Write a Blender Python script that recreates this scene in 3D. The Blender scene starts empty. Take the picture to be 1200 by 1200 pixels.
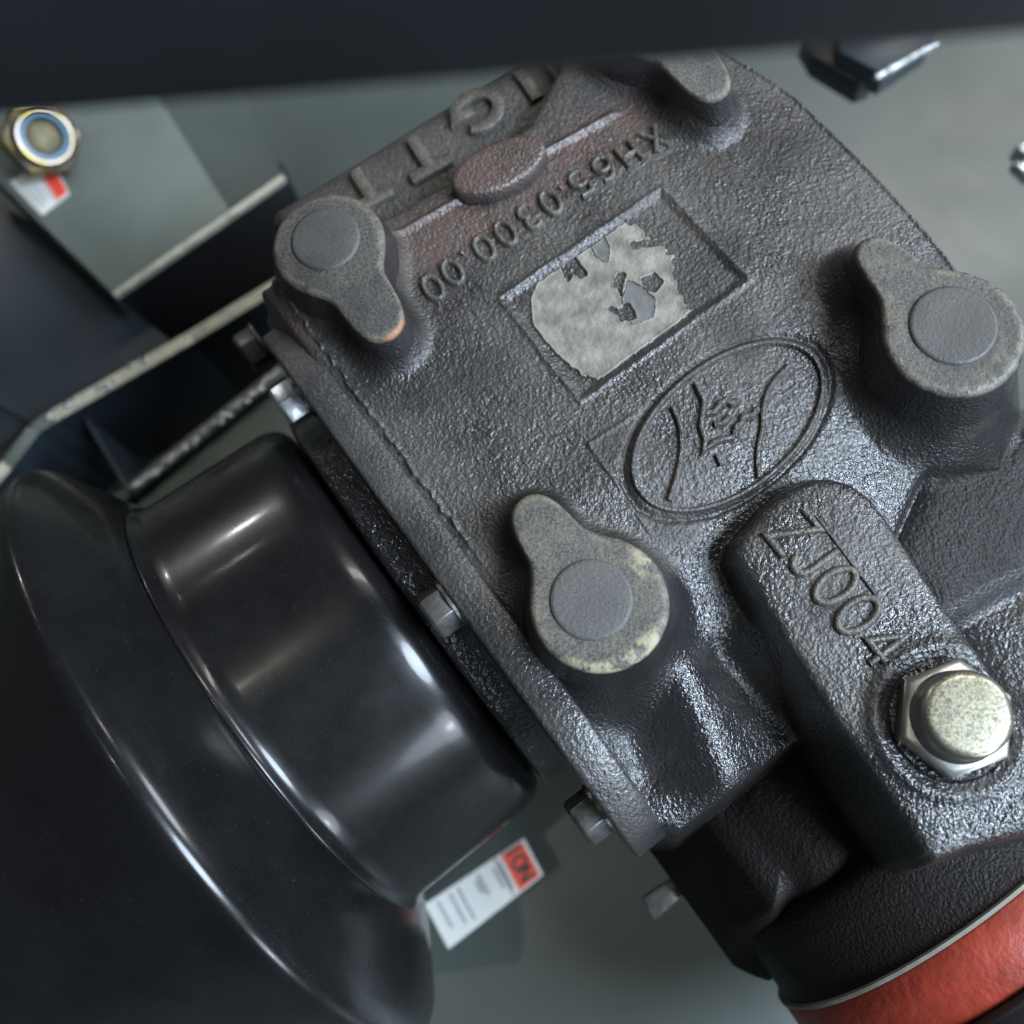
import bpy, bmesh, math, random
import numpy as np
from mathutils import Vector, Matrix
random.seed(7); np.random.seed(7)
scn = bpy.context.scene
COL = scn.collection
S = 0.0002                      # metres per working unit (1 unit = 0.2 mm)
FOC = 1203.0
# ------------------------------------------------------------------ camera
up = np.array([-100.0, 350.0, FOC]); up /= np.linalg.norm(up)
Xw = np.array([1.0, 0, 0]) - up * up[0]; Xw /= np.linalg.norm(Xw)
RW = np.array([Xw, np.cross(up, Xw), up])
CAM = RW @ np.array([0, 0, FOC])
cd = bpy.data.cameras.new('camera'); cam = bpy.data.objects.new('camera', cd); COL.objects.link(cam)
m = Matrix([list(RW[i]) + [CAM[i] * S] for i in range(3)] + [[0, 0, 0, 1]])
cam.matrix_world = m
cd.sensor_width = 36; cd.lens = 36 * FOC / 1200; cd.clip_start = 0.005; cd.clip_end = 50
cd.dof.use_dof = True; cd.dof.focus_distance = 0.236; cd.dof.aperture_fstop = 8.4
scn.camera = cam
scn.render.resolution_x = scn.render.resolution_y = 1024
scn.view_settings.view_transform = 'Standard'; scn.view_settings.look = 'None'
scn.view_settings.exposure = 0.0; scn.view_settings.gamma = 1
# ------------------------------------------------------------------ world + lamps of the hall
w = bpy.data.worlds.new('World'); scn.world = w; w.use_nodes = True
w.node_tree.nodes['Background'].inputs[0].default_value = (0.85, 0.92, 1.0, 1)
w.node_tree.nodes['Background'].inputs[1].default_value = 0.075
TA = math.radians(36)
A3 = np.array([math.cos(TA), math.sin(TA), 0.0]); B3 = np.array([math.sin(TA), -math.cos(TA), 0.0]); Z3 = np.array([0, 0, 1.0])

def area(name, pos, target, sx, sy, power, col, longdir, shape='RECTANGLE'):
    l = bpy.data.lights.new(name, 'AREA'); l.shape = shape; l.size = sx; l.size_y = sy
    l.energy = power; l.color = col
    o = bpy.data.objects.new(name, l); COL.objects.link(o)
    pos = Vector(pos); z = (pos - Vector(target)).normalized()
    x = Vector(longdir); x = (x - z * x.dot(z)).normalized(); y = z.cross(x)
    o.matrix_world = Matrix([[x[i], y[i], z[i], pos[i]] for i in range(3)] + [[0, 0, 0, 1]])
    return o
area('door_daylight', B3 * 1.7 + Z3 * 0.52 + A3 * 0.20, (0, 0, 0), 0.75, 0.5, 12, (0.74, 0.87, 1.0), A3, 'ELLIPSE')
area('door_lamp', B3 * 1.6 + Z3 * 0.48 + A3 * 0.17, (0, 0, 0), 0.20, 0.10, 2.6, (0.85, 0.93, 1.0), A3, 'ELLIPSE')
area('high_window', B3 * 1.1 + Z3 * 1.35 + A3 * 0.85, (0, 0, 0), 1.0, 0.75, 88, (0.70, 0.84, 1.0), A3, 'ELLIPSE')
area('side_doorway', A3 * 1.8 + Z3 * 0.62 + B3 * 0.25, (0, 0, 0), 0.6, 0.4, 17, (0.84, 0.92, 1.0), B3, 'ELLIPSE')
area('ceiling_strip_lamp', Z3 * 2.1 - B3 * 0.05 - A3 * 0.36, (0, 0, 0), 0.05, 0.022, 2.4, (1.0, 0.95, 0.80), A3)
area('side_strip_lamp', -B3 * 1.9 + Z3 * 0.75 - A3 * 0.17, (0, 0, 0), 0.07, 0.03, 3.2, (1.0, 0.98, 0.95), A3)
area('back_strip_lamp', -B3 * 1.5 + Z3 * 1.1 - A3 * 0.19, (0, 0, 0), 0.06, 0.012, 0.3, (1.0, 0.95, 0.85), A3)
area('far_strip_lamp', Z3 * 2.0 + A3 * 1.5 - B3 * 0.6, (0, 0, 0), 1.2, 0.25, 21, (1.0, 0.965, 0.90), A3)

# ------------------------------------------------------------------ helpers
def P(px, py, z):
    d = RW @ np.array([(px - 600) / FOC, -(py - 600) / FOC, -1.0])
    return CAM + d * ((z - CAM[2]) / d[2])
def AB(px, py, z):
    p = P(px, py, z); return np.array([p @ A3, p @ B3])
def ABs(pts, z): return np.array([AB(x, y, z) for x, y in pts])
def W(a, b, z): return A3 * a + B3 * b + Z3 * z
def Wn(a, b, z):
    a = np.asarray(a, float); b = np.asarray(b, float); z = np.asarray(z, float)
    return a[..., None] * A3 + b[..., None] * B3 + z[..., None] * Z3
def dscale(p): return -(RW.T @ (np.asarray(p) - CAM))[2] / FOC

WL = {}
def thing(name, label, cat, loc, group=None):
    o = bpy.data.objects.new(name, None); COL.objects.link(o); o.empty_display_size = 0.01
    loc = np.asarray(loc, float) * S; o.location = loc; WL[o] = loc
    o['label'] = label; o['category'] = cat
    if group: o['group'] = group
    return o
def tag(o, label=None, cat=None, group=None, kind=None):
    for k, v in (('label', label), ('category', cat), ('group', group), ('kind', kind)):
        if v: o[k] = v
    return o
def mk(name, V, F, mat, parent=None, attrs=None, sharp=35, bevel=0, bseg=2, origin=None):
    V = np.asarray(V, float) * S
    c = (V.min(0) + V.max(0)) / 2 if origin is None else np.asarray(origin, float) * S
    me = bpy.data.meshes.new(name)
    L = V - c
    if isinstance(F, np.ndarray):
        n = len(F); k = F.shape[1]
        me.vertices.add(len(L)); me.vertices.foreach_set('co', L.astype(np.float32).ravel())
        me.loops.add(n * k); me.loops.foreach_set('vertex_index', F.astype(np.int32).ravel())
        me.polygons.add(n); me.polygons.foreach_set('loop_start', np.arange(0, n * k, k, dtype=np.int32))
        me.update(calc_edges=True); me.validate()
    else:
        me.from_pydata([tuple(v) for v in L], [], F); me.update()
    if bevel:
        bm = bmesh.new(); bm.from_mesh(me)
        bmesh.ops.recalc_face_normals(bm, faces=bm.faces)
        es = [e for e in bm.edges if len(e.link_faces) == 2 and e.calc_face_angle(0) > 0.5]
        bmesh.ops.bevel(bm, geom=es, offset=bevel * S, segments=bseg, profile=0.5, affect='EDGES', clamp_overlap=True)
        bm.to_mesh(me); bm.free()
    if attrs and not bevel:
        for k, v in attrs.items():
            at = me.attributes.new(k, 'FLOAT', 'POINT'); at.data.foreach_set('value', np.asarray(v, np.float32))
    me.polygons.foreach_set('use_smooth', [True] * len(me.polygons))
    me.set_sharp_from_angle(angle=math.radians(sharp))
    me.materials.append(mat)
    o = bpy.data.objects.new(name, me); COL.objects.link(o)
    if parent: o.parent = parent; o.location = c - WL[parent]
    else: o.location = c
    WL[o] = c
    return o
def lathe_geo(prof, org, ax, u, v, n=128, t0=0, t1=2 * math.pi):
    full = abs(t1 - t0 - 2 * math.pi) < 1e-6
    th = np.linspace(t0, t1, n, endpoint=not full)
    V = []
    for (x, r) in prof:
        for t in th: V.append(org + ax * x + (u * math.cos(t) + v * math.sin(t)) * r)
    F = []; m_ = len(prof)
    for i in range(m_ - 1):
        for j in range(n if full else n - 1):
            k = (j + 1) % n
            F.append((i * n + j, i * n + k, (i + 1) * n + k, (i + 1) * n + j))
    if full:
        if prof[0][1] > 1e-6: F.append(tuple(range(n))[::-1])
        if prof[-1][1] > 1e-6: F.append(tuple((m_ - 1) * n + j for j in range(n)))
    return np.array(V), F
def box_geo(c, ex, ey, ez):       # centre and half-extent vectors
    V = [c + sx * ex + sy * ey + sz * ez for sz in (-1, 1) for sx, sy in ((-1, -1), (1, -1), (1, 1), (-1, 1))]
    return np.array(V), [(3, 2, 1, 0), (4, 5, 6, 7), (0, 1, 5, 4), (1, 2, 6, 5), (2, 3, 7, 6), (3, 0, 4, 7)]
def prism_geo(poly, vec):
    n = len(poly); V = [p for p in poly] + [p + vec for p in poly]
    return np.array(V), [tuple(range(n)), tuple(range(2 * n - 1, n - 1, -1))] + [(i, i + n, (i + 1) % n + n, (i + 1) % n) for i in range(n)]
def hex_pts(c, u, v, r, rot=0):
    return [c + (u * math.cos(rot + i * math.pi / 3) + v * math.sin(rot + i * math.pi / 3)) * r for i in range(6)]
def merge(parts):
    V = []; F = []
    for v, f in parts:
        o = len(V); V += [np.asarray(p) for p in v]; F += [tuple(i + o for i in q) for q in f]
    return np.array(V), F

# signed distances (a,b plane, working units)
def sd_poly(x, y, poly):
    x = np.asarray(x, float); d = np.full(x.shape, 1e18); s = np.ones(x.shape)
    n = len(poly); j = n - 1
    for i in range(n):
        vi = poly[i]; vj = poly[j]; e = vj - vi
        wx = x - vi[0]; wy = y - vi[1]
        t = np.clip((wx * e[0] + wy * e[1]) / (e @ e), 0, 1)
        d = np.minimum(d, (wx - e[0] * t) ** 2 + (wy - e[1] * t) ** 2)
        c1 = y >= vi[1]; c2 = y < vj[1]; c3 = e[0] * wy > e[1] * wx
        s = np.where((c1 & c2 & c3) | (~c1 & ~c2 & ~c3), -s, s); j = i
    return s * np.sqrt(d)
def sd_cap(x, y, p, q, r1, r2=None):
    r2 = r1 if r2 is None else r2
    e = q - p; wx = x - p[0]; wy = y - p[1]
    t = np.clip((wx * e[0] + wy * e[1]) / (e @ e), 0, 1)
    return np.hypot(wx - e[0] * t, wy - e[1] * t) - (r1 + (r2 - r1) * t)
def smin(a, b, k):
    h = np.clip(0.5 + 0.5 * (b - a) / k, 0, 1); return b + (a - b) * h - k * h * (1 - h)
def smax(a, b, k): return -smin(-a, -b, k)
def spl(d, k): return 0.5 * (d + np.sqrt(d * d + k * k))
def plat(d, top, slope, soft): return top - slope * spl(d, soft)
def chaikin(p, closed, it=2):
    p = [np.asarray(q, float) for q in p]
    for _ in range(it):
        o = []
        m_ = len(p)
        if not closed: o.append(p[0])
        for i in range(m_ if closed else m_ - 1):
            a, b = p[i], p[(i + 1) % m_]; o += [a * .75 + b * .25, a * .25 + b * .75]
        if not closed: o.append(p[-1])
        p = o
    return p
_perm = np.random.RandomState(3).rand(512, 512)
def vnoise(x, y):
    xi = np.floor(x).astype(int); yi = np.floor(y).astype(int); fx = x - xi; fy = y - yi
    fx = fx * fx * (3 - 2 * fx); fy = fy * fy * (3 - 2 * fy)
    g = lambda i, j: _perm[i % 512, j % 512]
    return (g(xi, yi) * (1 - fx) + g(xi + 1, yi) * fx) * (1 - fy) + (g(xi, yi + 1) * (1 - fx) + g(xi + 1, yi + 1) * fx) * fy - 0.5

# ------------------------------------------------------------------ materials
def new_mat(name):
    mt = bpy.data.materials.new(name); mt.use_nodes = True
    return mt, mt.node_tree, mt.node_tree.nodes['Principled BSDF']
def N(t, typ, **kw):
    n = t.nodes.new(typ)
    for k, v in kw.items():
        if k in n.inputs: n.inputs[k].default_value = v
        else: setattr(n, k, v)
    return n
def mixc(t, fac, c1, c2):
    n = t.nodes.new('ShaderNodeMix'); n.data_type = 'RGBA'
    for sock, v in ((n.inputs[0], fac), (n.inputs[6], c1), (n.inputs[7], c2)):
        if isinstance(v, bpy.types.NodeSocket): t.links.new(v, sock)
        elif isinstance(v, (int, float)): sock.default_value = v
        else: sock.default_value = (*v, 1)
    return n.outputs[2]
def mth(t, op, a, b=0.0, clamp=False):
    n = t.nodes.new('ShaderNodeMath'); n.operation = op; n.use_clamp = clamp
    for s_, v in ((n.inputs[0], a), (n.inputs[1], b)):
        if isinstance(v, bpy.types.NodeSocket): t.links.new(v, s_)
        else: s_.default_value = v
    return n.outputs[0]
def noise(t, co, scale, detail=3, rough=0.55, dist=0.0):
    n = N(t, 'ShaderNodeTexNoise', Scale=scale, Detail=detail, Roughness=rough, Distortion=dist)
    t.links.new(co, n.inputs['Vector']); return n.outputs['Fac']
def ramp(t, v, lo, hi):
    n = t.nodes.new('ShaderNodeMapRange'); n.inputs[1].default_value = lo; n.inputs[2].default_value = hi
    t.links.new(v, n.inputs[0]); return n.outputs[0]
def attr(t, name):
    n = t.nodes.new('ShaderNodeAttribute'); n.attribute_name = name; return n.outputs['Fac']
def geo_pos(t): return t.nodes.new('ShaderNodeNewGeometry').outputs['Position']

def cast_mat(name, dark, dust, dust_amt, r_wet, r_dry, bump=0.5, grain=1150, spec=0.5, coat=0.0):
    mt, t, b = new_mat(name); co = geo_pos(t)
    big = noise(t, co, 38, 4); fine = noise(t, co, 1900, 2); mid = noise(t, co, grain, 2, 0.5, 0.3)
    d = mth(t, 'ADD', ramp(t, big, 0.40, 0.64), attr(t, 'dust'))
    d = mth(t, 'MULTIPLY', d, dust_amt, True)
    dsp = mth(t, 'MULTIPLY', d, ramp(t, fine, 0.25, 0.6), True)
    c = mixc(t, dsp, dark, dust)
    c = mixc(t, mth(t, 'MULTIPLY', attr(t, 'rust'), ramp(t, noise(t, co, 140, 3), 0.2, 0.55), True), c, (0.080, 0.050, 0.043))
    c = mixc(t, mth(t, 'MULTIPLY', attr(t, 'orange_rust'), ramp(t, noise(t, co, 500, 3), 0.3, 0.5), True), c, (0.26, 0.10, 0.045))
    c = mixc(t, attr(t, 'grime_shade'), c, (0.012, 0.0095, 0.0085))  # dark brown for stains and for corner shade put into the colour
    st = noise(t, co, 260, 4, 0.7)
    c = mixc(t, mth(t, 'MULTIPLY', attr(t, 'wear'), ramp(t, st, 0.42, 0.56), True), c, (0.30, 0.265, 0.175))
    t.links.new(c, b.inputs['Base Color'])
    rr = N(t, 'ShaderNodeMapRange'); rr.inputs[3].default_value = r_wet; rr.inputs[4].default_value = r_dry
    t.links.new(d, rr.inputs[0]); t.links.new(mth(t, 'ADD', rr.outputs[0], mth(t, 'MULTIPLY', attr(t, 'grime_shade'), 0.3)), b.inputs['Roughness'])
    t.links.new(mth(t, 'MULTIPLY_ADD', attr(t, 'grime_shade'), -0.9 * spec), b.inputs['Specular IOR Level'])
    t.links[-1].from_node.inputs[2].default_value = spec
    b.inputs['Coat Weight'].default_value = coat; b.inputs['Coat Roughness'].default_value = 0.18
    v = N(t, 'ShaderNodeTexVoronoi', Scale=grain * 0.8); t.links.new(co, v.inputs['Vector'])
    hgt = mth(t, 'ADD', mid, mth(t, 'MULTIPLY', v.outputs['Distance'], 0.35))
    hgt = mth(t, 'ADD', hgt, mth(t, 'MULTIPLY', fine, 0.22))
    bp = N(t, 'ShaderNodeBump', Strength=bump, Distance=0.0008); t.links.new(hgt, bp.inputs['Height'])
    t.links.new(bp.outputs[0], b.inputs['Normal'])
    return mt
def simple_mat(name, col, rough, metal=0.0, var=0.15, bump=0.0, bscale=300, vscale=60, coat=0.0, spec=0.5, speck=0.0, rvar=0.08):
    mt, t, b = new_mat(name); co = geo_pos(t)
    n = noise(t, co, vscale, 4)
    c = mixc(t, ramp(t, n, 0.3, 0.7), tuple(x * (1 - var) for x in col), tuple(min(1, x * (1 + var)) for x in col))
    if speck:
        c = mixc(t, mth(t, 'MULTIPLY', ramp(t, noise(t, co, 2600, 1), 0.70, 0.76), speck, True), c, (0.45, 0.45, 0.43))
    t.links.new(c, b.inputs['Base Color'])
    rr = N(t, 'ShaderNodeMapRange'); rr.inputs[3].default_value = max(0.02, rough - rvar); rr.inputs[4].default_value = rough + rvar
    t.links.new(noise(t, co, vscale * 2.3, 3), rr.inputs[0]); t.links.new(rr.outputs[0], b.inputs['Roughness'])
    b.inputs['Metallic'].default_value = metal; b.inputs['Coat Weight'].default_value = coat; b.inputs['Coat Roughness'].default_value = 0.1
    b.inputs['Specular IOR Level'].default_value = spec
    if bump:
        bp = N(t, 'ShaderNodeBump', Strength=bump, Distance=0.0006); t.links.new(noise(t, co, bscale, 3), bp.inputs['Height'])
        t.links.new(bp.outputs[0], b.inputs['Normal'])
    return mt
M = {}
M['cast'] = cast_mat('cast_iron_paint', (0.016, 0.016, 0.017), (0.068, 0.059, 0.051), 0.76, 0.21, 0.54, 0.52, 1300, 0.75)
M['flange'] = cast_mat('flange_cast_paint', (0.022, 0.022, 0.023), (0.080, 0.073, 0.066), 0.68, 0.27, 0.5, 0.45, 1100, 0.7)
M['wet'] = cast_mat('wet_black_cast_paint', (0.008, 0.008, 0.010), (0.02, 0.02, 0.02), 0.3, 0.17, 0.25, 1.0, 800, 0.7, 0.4)
M['boss'] = cast_mat('machined_boss_face', (0.016, 0.016, 0.017), (0.105, 0.097, 0.086), 0.85, 0.34, 0.62, 0.28, 1000)
M['plug'] = cast_mat('bolt_plug_paint', (0.050, 0.049, 0.047), (0.108, 0.105, 0.099), 0.85, 0.5, 0.62, 0.2, 1300)
M['letter'] = cast_mat('raised_letter_paint', (0.020, 0.020, 0.021), (0.09, 0.085, 0.078), 0.5, 0.28, 0.5, 0.4)
M['silver'] = simple_mat('worn_silver_film', (0.185, 0.174, 0.148), 0.55, 0.1, 0.42, 0.6, 520, 190)
M['grey_film'] = simple_mat('worn_grey_film', (0.12, 0.12, 0.115), 0.55, 0.1, 0.2, 0.3, 500, 200)
M['plastic'] = simple_mat('black_plastic', (0.0060, 0.0060, 0.0063), 0.27, 0, 0.3, 0.012, 900, 50, 0.22, 0.26, 0.06, 0.09)
M['bolt_black'] = simple_mat('dark_bolt_steel', (0.10, 0.10, 0.10), 0.38, 0.7, 0.3, 0.2, 900, 300)
M['bolt_bright'] = simple_mat('bright_bolt_steel', (0.42, 0.44, 0.47), 0.30, 0.85, 0.2, 0.15, 900, 300)
M['zinc'] = simple_mat('zinc_bolt_steel', (0.34, 0.34, 0.31), 0.34, 0.95, 0.15, 0.05, 700, 120)
M['gasket'] = simple_mat('gasket_card', (0.20, 0.19, 0.16), 0.7, 0, 0.2, 0.1, 600, 200)
M['red'] = simple_mat('red_orange_paint', (0.27, 0.034, 0.018), 0.45, 0, 0.22, 0.8, 260, 110)
M['black'] = simple_mat('black_satin_paint', (0.012, 0.012, 0.015), 0.42, 0, 0.2, 0.05, 300, 30)
M['deck'] = simple_mat('grey_green_machine_paint', (0.058, 0.069, 0.062), 0.36, 0, 0.18, 0.08, 120, 14, 0.0, 0.5)
M['sheet'] = simple_mat('grey_green_bracket_paint', (0.108, 0.128, 0.112), 0.42, 0, 0.14, 0.08, 150, 25)
M['blue'] = simple_mat('blue_grey_bracket_paint', (0.018, 0.026, 0.033), 0.38, 0, 0.2, 0.08, 150, 25)
M['edge'] = simple_mat('pale_lit_edge', (0.50, 0.49, 0.40), 0.45, 0.15, 0.25, 0.5, 300, 260)  # light along the plate edges put into a pale colour
M['weld'] = simple_mat('weld_bead_metal', (0.42, 0.44, 0.44), 0.22, 0.7, 0.3, 0.5, 500, 300)
M['white'] = simple_mat('label_white', (0.62, 0.62, 0.59), 0.4, 0, 0.04)
M['redlabel'] = simple_mat('label_red', (0.75, 0.07, 0.045), 0.35, 0, 0.05)
M['ink'] = simple_mat('label_ink', (0.05, 0.05, 0.05), 0.5)
M['greyink'] = simple_mat('label_grey_ink', (0.32, 0.32, 0.32), 0.5)
M['nylon'] = simple_mat('blue_nylon', (0.03, 0.10, 0.17), 0.35, 0, 0.1)
def yellow_zinc():
    mt, t, b = new_mat('yellow_zinc_plate'); co = geo_pos(t)
    n = noise(t, co, 160, 2)
    c = mixc(t, ramp(t, n, 0.35, 0.62), (0.36, 0.28, 0.08), (0.30, 0.26, 0.26))
    t.links.new(c, b.inputs['Base Color']); b.inputs['Metallic'].default_value = 1; b.inputs['Roughness'].default_value = 0.3
    return mt
M['yzinc'] = yellow_zinc()
M['stud'] = simple_mat('dull_stud_thread', (0.10, 0.085, 0.04), 0.5, 0.3, 0.3, 0.3, 600, 300)
def blotch_zinc():
    mt, t, b = new_mat('blotched_zinc_cap'); co = geo_pos(t)
    n = noise(t, co, 1300, 3, 0.6, 1.6)
    c = mixc(t, ramp(t, n, 0.42, 0.56), (0.17, 0.16, 0.125), (0.48, 0.455, 0.33))
    t.links.new(c, b.inputs['Base Color']); b.inputs['Metallic'].default_value = 0.75; b.inputs['Roughness'].default_value = 0.36
    return mt
M['zcap'] = blotch_zinc()

# ------------------------------------------------------------------ ground deck under the machine
dz = -980
V, F = box_geo(W(200, 0, dz - 30), A3 * 6000, B3 * 6000, Z3 * 30)
tag(mk('deck_floor', V, F, M['deck']), kind='structure')

# ------------------------------------------------------------------ gearbox: cast shell as a height surface in (a, b)
gear = thing('gearbox', 'rough black cast gearbox housing with raised lettering, oval emblem and four round bosses', 'gearbox', W(250, 0, -420))
BOSS = {}
def boss_def(key, c, R, t, rt, zt, plug, rp):
    cc = P(*c, zt); s = dscale(cc)
    BOSS[key] = dict(c=AB(*c, zt), R=R * s, t=AB(*t, zt), rt=rt * s, zt=zt, p=AB(*plug, zt + 3), rp=rp * s)
boss_def('a', (384, 284), 68, (444, 372), 32, 60, (381, 279), 41)
boss_def('b', (702, 706), 83, (628, 606), 34, 52, (693, 702), 49)
boss_def('c', (1119, 388), 83, (1028, 297), 29, 60, (1118, 380), 51)
boss_def('d', (756, 10), 64, (832, 95), 28, 60, (752, 5), 40)
def boss_sd(x, y, q):
    return smin(np.hypot(x - q['c'][0], y - q['c'][1]) - q['R'], sd_cap(x, y, q['c'], q['t'], q['R'] * 0.5, q['rt']), 26)

cover = np.array([(-84, -440), (30, -430), (200, -418), (330, -420), (420, -470), (470, -560), (530, -570), (572, -490), (598, -400), (615, -325), (628, -278), (636, -230), (638, -100), (636, 10), (630, 90),
                  (632, 190), tuple(AB(1195, 530, -30)), tuple(AB(1098, 540, -30)), tuple(AB(1050, 640, -60)), (300, 335), (160, 405), (-60, 405), (-84, 380)], float)
top_line = ABs([(455, 345), (800, 150)], 0)
text_plate = np.array([(0, -570), (60, -566), (440, -545), (520, -540), (520, -440), (0, -430), (-14, -470), (-14, -555)], float)
block = ABs([(862, 650), (866, 634), (900, 594), (925, 572), (955, 560), (978, 560), (1000, 566), (1022, 582), (1040, 605), (1204, 838), (1250, 910), (1262, 960), (1225, 972), (1150, 992), (1108, 1006), (1096, 1000), (960, 805)], 10)
pocket_r = ABs([(1098, 545), (1180, 500), (1300, 470), (1300, 620), (1126, 714), (1060, 640)], -40)
tube_r = ABs([(1110, 700), (1330, 580), (1330, 900), (1210, 840)], -85)
left_lump = np.array([(-14, 380), (58, 380), (64, 470), (58, 545), (-14, 545)], float)
neck = np.array([(-6, 390), (300, 390), (420, 420), (420, 640), (-6, 640)], float)
oval_c = AB(584, 192, 22); oval_ax = AB(637, 166, 22) - oval_c
oval_len = np.hypot(*oval_ax); oval_u = oval_ax / oval_len
recess = ABs([(590, 350), (775, 222), (875, 325), (680, 465)], 0)
em_c = AB(855, 494, -2); em_u = AB(967, 409, -2) - AB(743, 591, -2); em_u /= np.hypot(*em_u); em_v = np.array([-em_u[1], em_u[0]])
EM_A, EM_B = 140.0, 78.0
bolt_ab = AB(1116, 842, 0)
ribs = [(AB(800, 790, -40), AB(852, 905, -90), 34, 42), (AB(925, 735, -20), AB(985, 850, -80), 42, 40)]
grooves = [(AB(850, 765, -40), AB(935, 845, -70), 20, 26), (AB(735, 850, -60), AB(755, 905, -80), 20, 30)]

def cover_top(x, y):
    return -0.42 * spl(y - 105, 110) - 0.05 * spl(x - 430, 120) + 3
def H(x, y):
    x = np.asarray(x, float); y = np.asarray(y, float)
    ct = cover_top(x, y)
    for p, q, h, r in ribs:
        d = sd_cap(x, y, p, q, 0.0); ct = ct + h * np.exp(-(d / r) ** 2) * np.clip((y - 130) / 60, 0, 1)
    for p, q, h, r in grooves:
        d = sd_cap(x, y, p, q, 0.0); ct = ct - h * np.exp(-(d / r) ** 2)
    cd_ = sd_poly(x, y, cover)
    z = plat(cd_, 0, 9.0, 4) + ct + 5 * np.exp(-((cd_ + 6) / 3.6) ** 2) * np.clip((x - 520) / 60, 0, 1)
    # slope from the cover down to the lettered plate
    n = top_line[1] - top_line[0]; L_ = np.hypot(*n); n = n / L_
    out = (x - top_line[0][0]) * n[1] - (y - top_line[0][1]) * n[0]     # + towards the plate (-b)
    sl = 2 - 0.72 * spl(out, 14) - 5 * spl(np.maximum(-5 - x, x - 500), 4) - 0.0 * x
    sl = sl - 0.5 * np.maximum(-out - 4, 0)
    z = smax(z, sl, 6)
    z = smax(z, plat(sd_poly(x, y, text_plate), -50 + 0.02 * (x - 200), 4.0, 10), 8)
    z = z + 6 * np.exp(-((out - 69) / 4.5) ** 2) * np.clip((x - 5) / 10, 0, 1) * np.clip((440 - x) / 20, 0, 1)
    z = smax(z, plat(sd_poly(x, y, neck), -275, 9, 8), 8)
    k1 = AB(850, 1030, -180); k2 = AB(955, 960, -180)
    z = smax(z, plat(sd_poly(x, y, left_lump), -205 - 0.10 * (x + 20), 2.6, 22), 20)
    z = smax(z, -186 - 1.7 * spl(sd_cap(x, y, k2 + [-6, -40], k2 + [6, 30], 56), 26), 22)
    z = smax(z, plat(sd_poly(x, y, pocket_r), -70 - 0.16 * (y - 150), 2.2, 14), 26)
    z = smax(z, plat(sd_poly(x, y, tube_r), -135, 1.6, 40), 20)
    z = smax(z, plat(sd_poly(x, y, block) - 4, 8 - 0.06 * spl(y - 200, 60), 6.5, 5), 10)
    rb = np.hypot(x - bolt_ab[0], y - bolt_ab[1])
    z = z + 5 * np.exp(-((rb - 80) / 9) ** 2) - 2 * (rb < 66)
    for q in BOSS.values():
        z = smax(z, plat(boss_sd(x, y, q) + 10, q['zt'] - 9, 2.5, 4), 40)
    # oval pad pedestal
    ox = (x - oval_c[0]) * oval_u[0] + (y - oval_c[1]) * oval_u[1]; oy = -(x - oval_c[0]) * oval_u[1] + (y - oval_c[1]) * oval_u[0]
    od = (np.hypot(ox / oval_len, oy / (oval_len * 0.52)) - 1) * oval_len * 0.6
    z = smax(z, plat(od + 6, 4, 2.6, 4), 16)
    # recessed name-plate field with a raised lip
    rd = sd_poly(x, y, recess) + 1.3 * vnoise(x / 9, y / 9) + 2.0 * vnoise(x / 28 + 3, y / 28)
    z = z - 3.8 * (0.5 - 0.5 * np.tanh((rd + 3) / 2.8)) + 2.2 * np.exp(-((rd - 4) / 3.0) ** 2)
    # oval emblem groove and lip
    ex = (x - em_c[0]) * em_u[0] + (y - em_c[1]) * em_u[1]; ey = (x - em_c[0]) * em_v[0] + (y - em_c[1]) * em_v[1]
    er = (np.hypot(ex / EM_A, ey / EM_B) - 1) * 98 + 1.6 * vnoise(x / 12, y / 12)
    z = z - 4.5 * np.exp(-((er - 6) / 3.6) ** 2) - 1.5 * (0.5 - 0.5 * np.tanh((er + 6) / 3))
    # faint parting line of the emblem insert
    for p, q in ((AB(690, 518, 0), AB(762, 618, 0)), (AB(690, 518, 0), AB(742, 484, 0))):
        z = z + 1.8 * np.exp(-(sd_cap(x, y, p, q, 0) / 2.2) ** 2)
    return z

step = 1.6
ga = np.arange(-96, 680, step); gb = np.arange(-640, 650, step)
X, Y = np.meshgrid(ga, gb, indexing='ij')
Zs = np.maximum(H(X, Y), -470)
rough = 0.9 * vnoise(X / 3.2, Y / 3.2) + 0.6 * vnoise(X / 6.5, Y / 6.5) + 1.0 * vnoise(X / 30 + 9, Y / 30) + 1.6 * vnoise(X / 85 + 40, Y / 85)
Zs = Zs + rough
# hairline casting seam beside the flange
seam = -63 + 3 * vnoise(Y / 9, Y / 60) * 2
Zs = Zs + 6.0 * np.exp(-((X - seam) / 2.2) ** 2) * np.clip((-Y + 60) / 80, 0, 1) * np.clip(0.55 + 1.4 * vnoise(Y / 7, X / 40 + 7), 0, 1)
idx = np.arange(X.size).reshape(X.shape)
Fq = np.stack([idx[:-1, :-1], idx[1:, :-1], idx[1:, 1:], idx[:-1, 1:]], -1).reshape(-1, 4)[:, ::-1]
zf = Zs.ravel()
Fq = Fq[zf[Fq].max(1) > -440]
used = np.unique(Fq); remap = np.full(X.size, -1); remap[used] = np.arange(len(used)); Fq = remap[Fq]
xs, ys, zs = X.ravel()[used], Y.ravel()[used], zf[used]
n_ = top_line[1] - top_line[0]; n_ = n_ / np.hypot(*n_)
out = (xs - top_line[0][0]) * n_[1] - (ys - top_line[0][1]) * n_[0]
rust = np.clip((out + 8) / 16, 0, 1) * np.clip((95 - out) / 25, 0, 1) * np.clip((zs + 56) / 10, 0, 1) * 0.85 * np.clip((-300 - ys) / 10, 0, 1) * np.clip((470 - xs) / 20, 0, 1)
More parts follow.
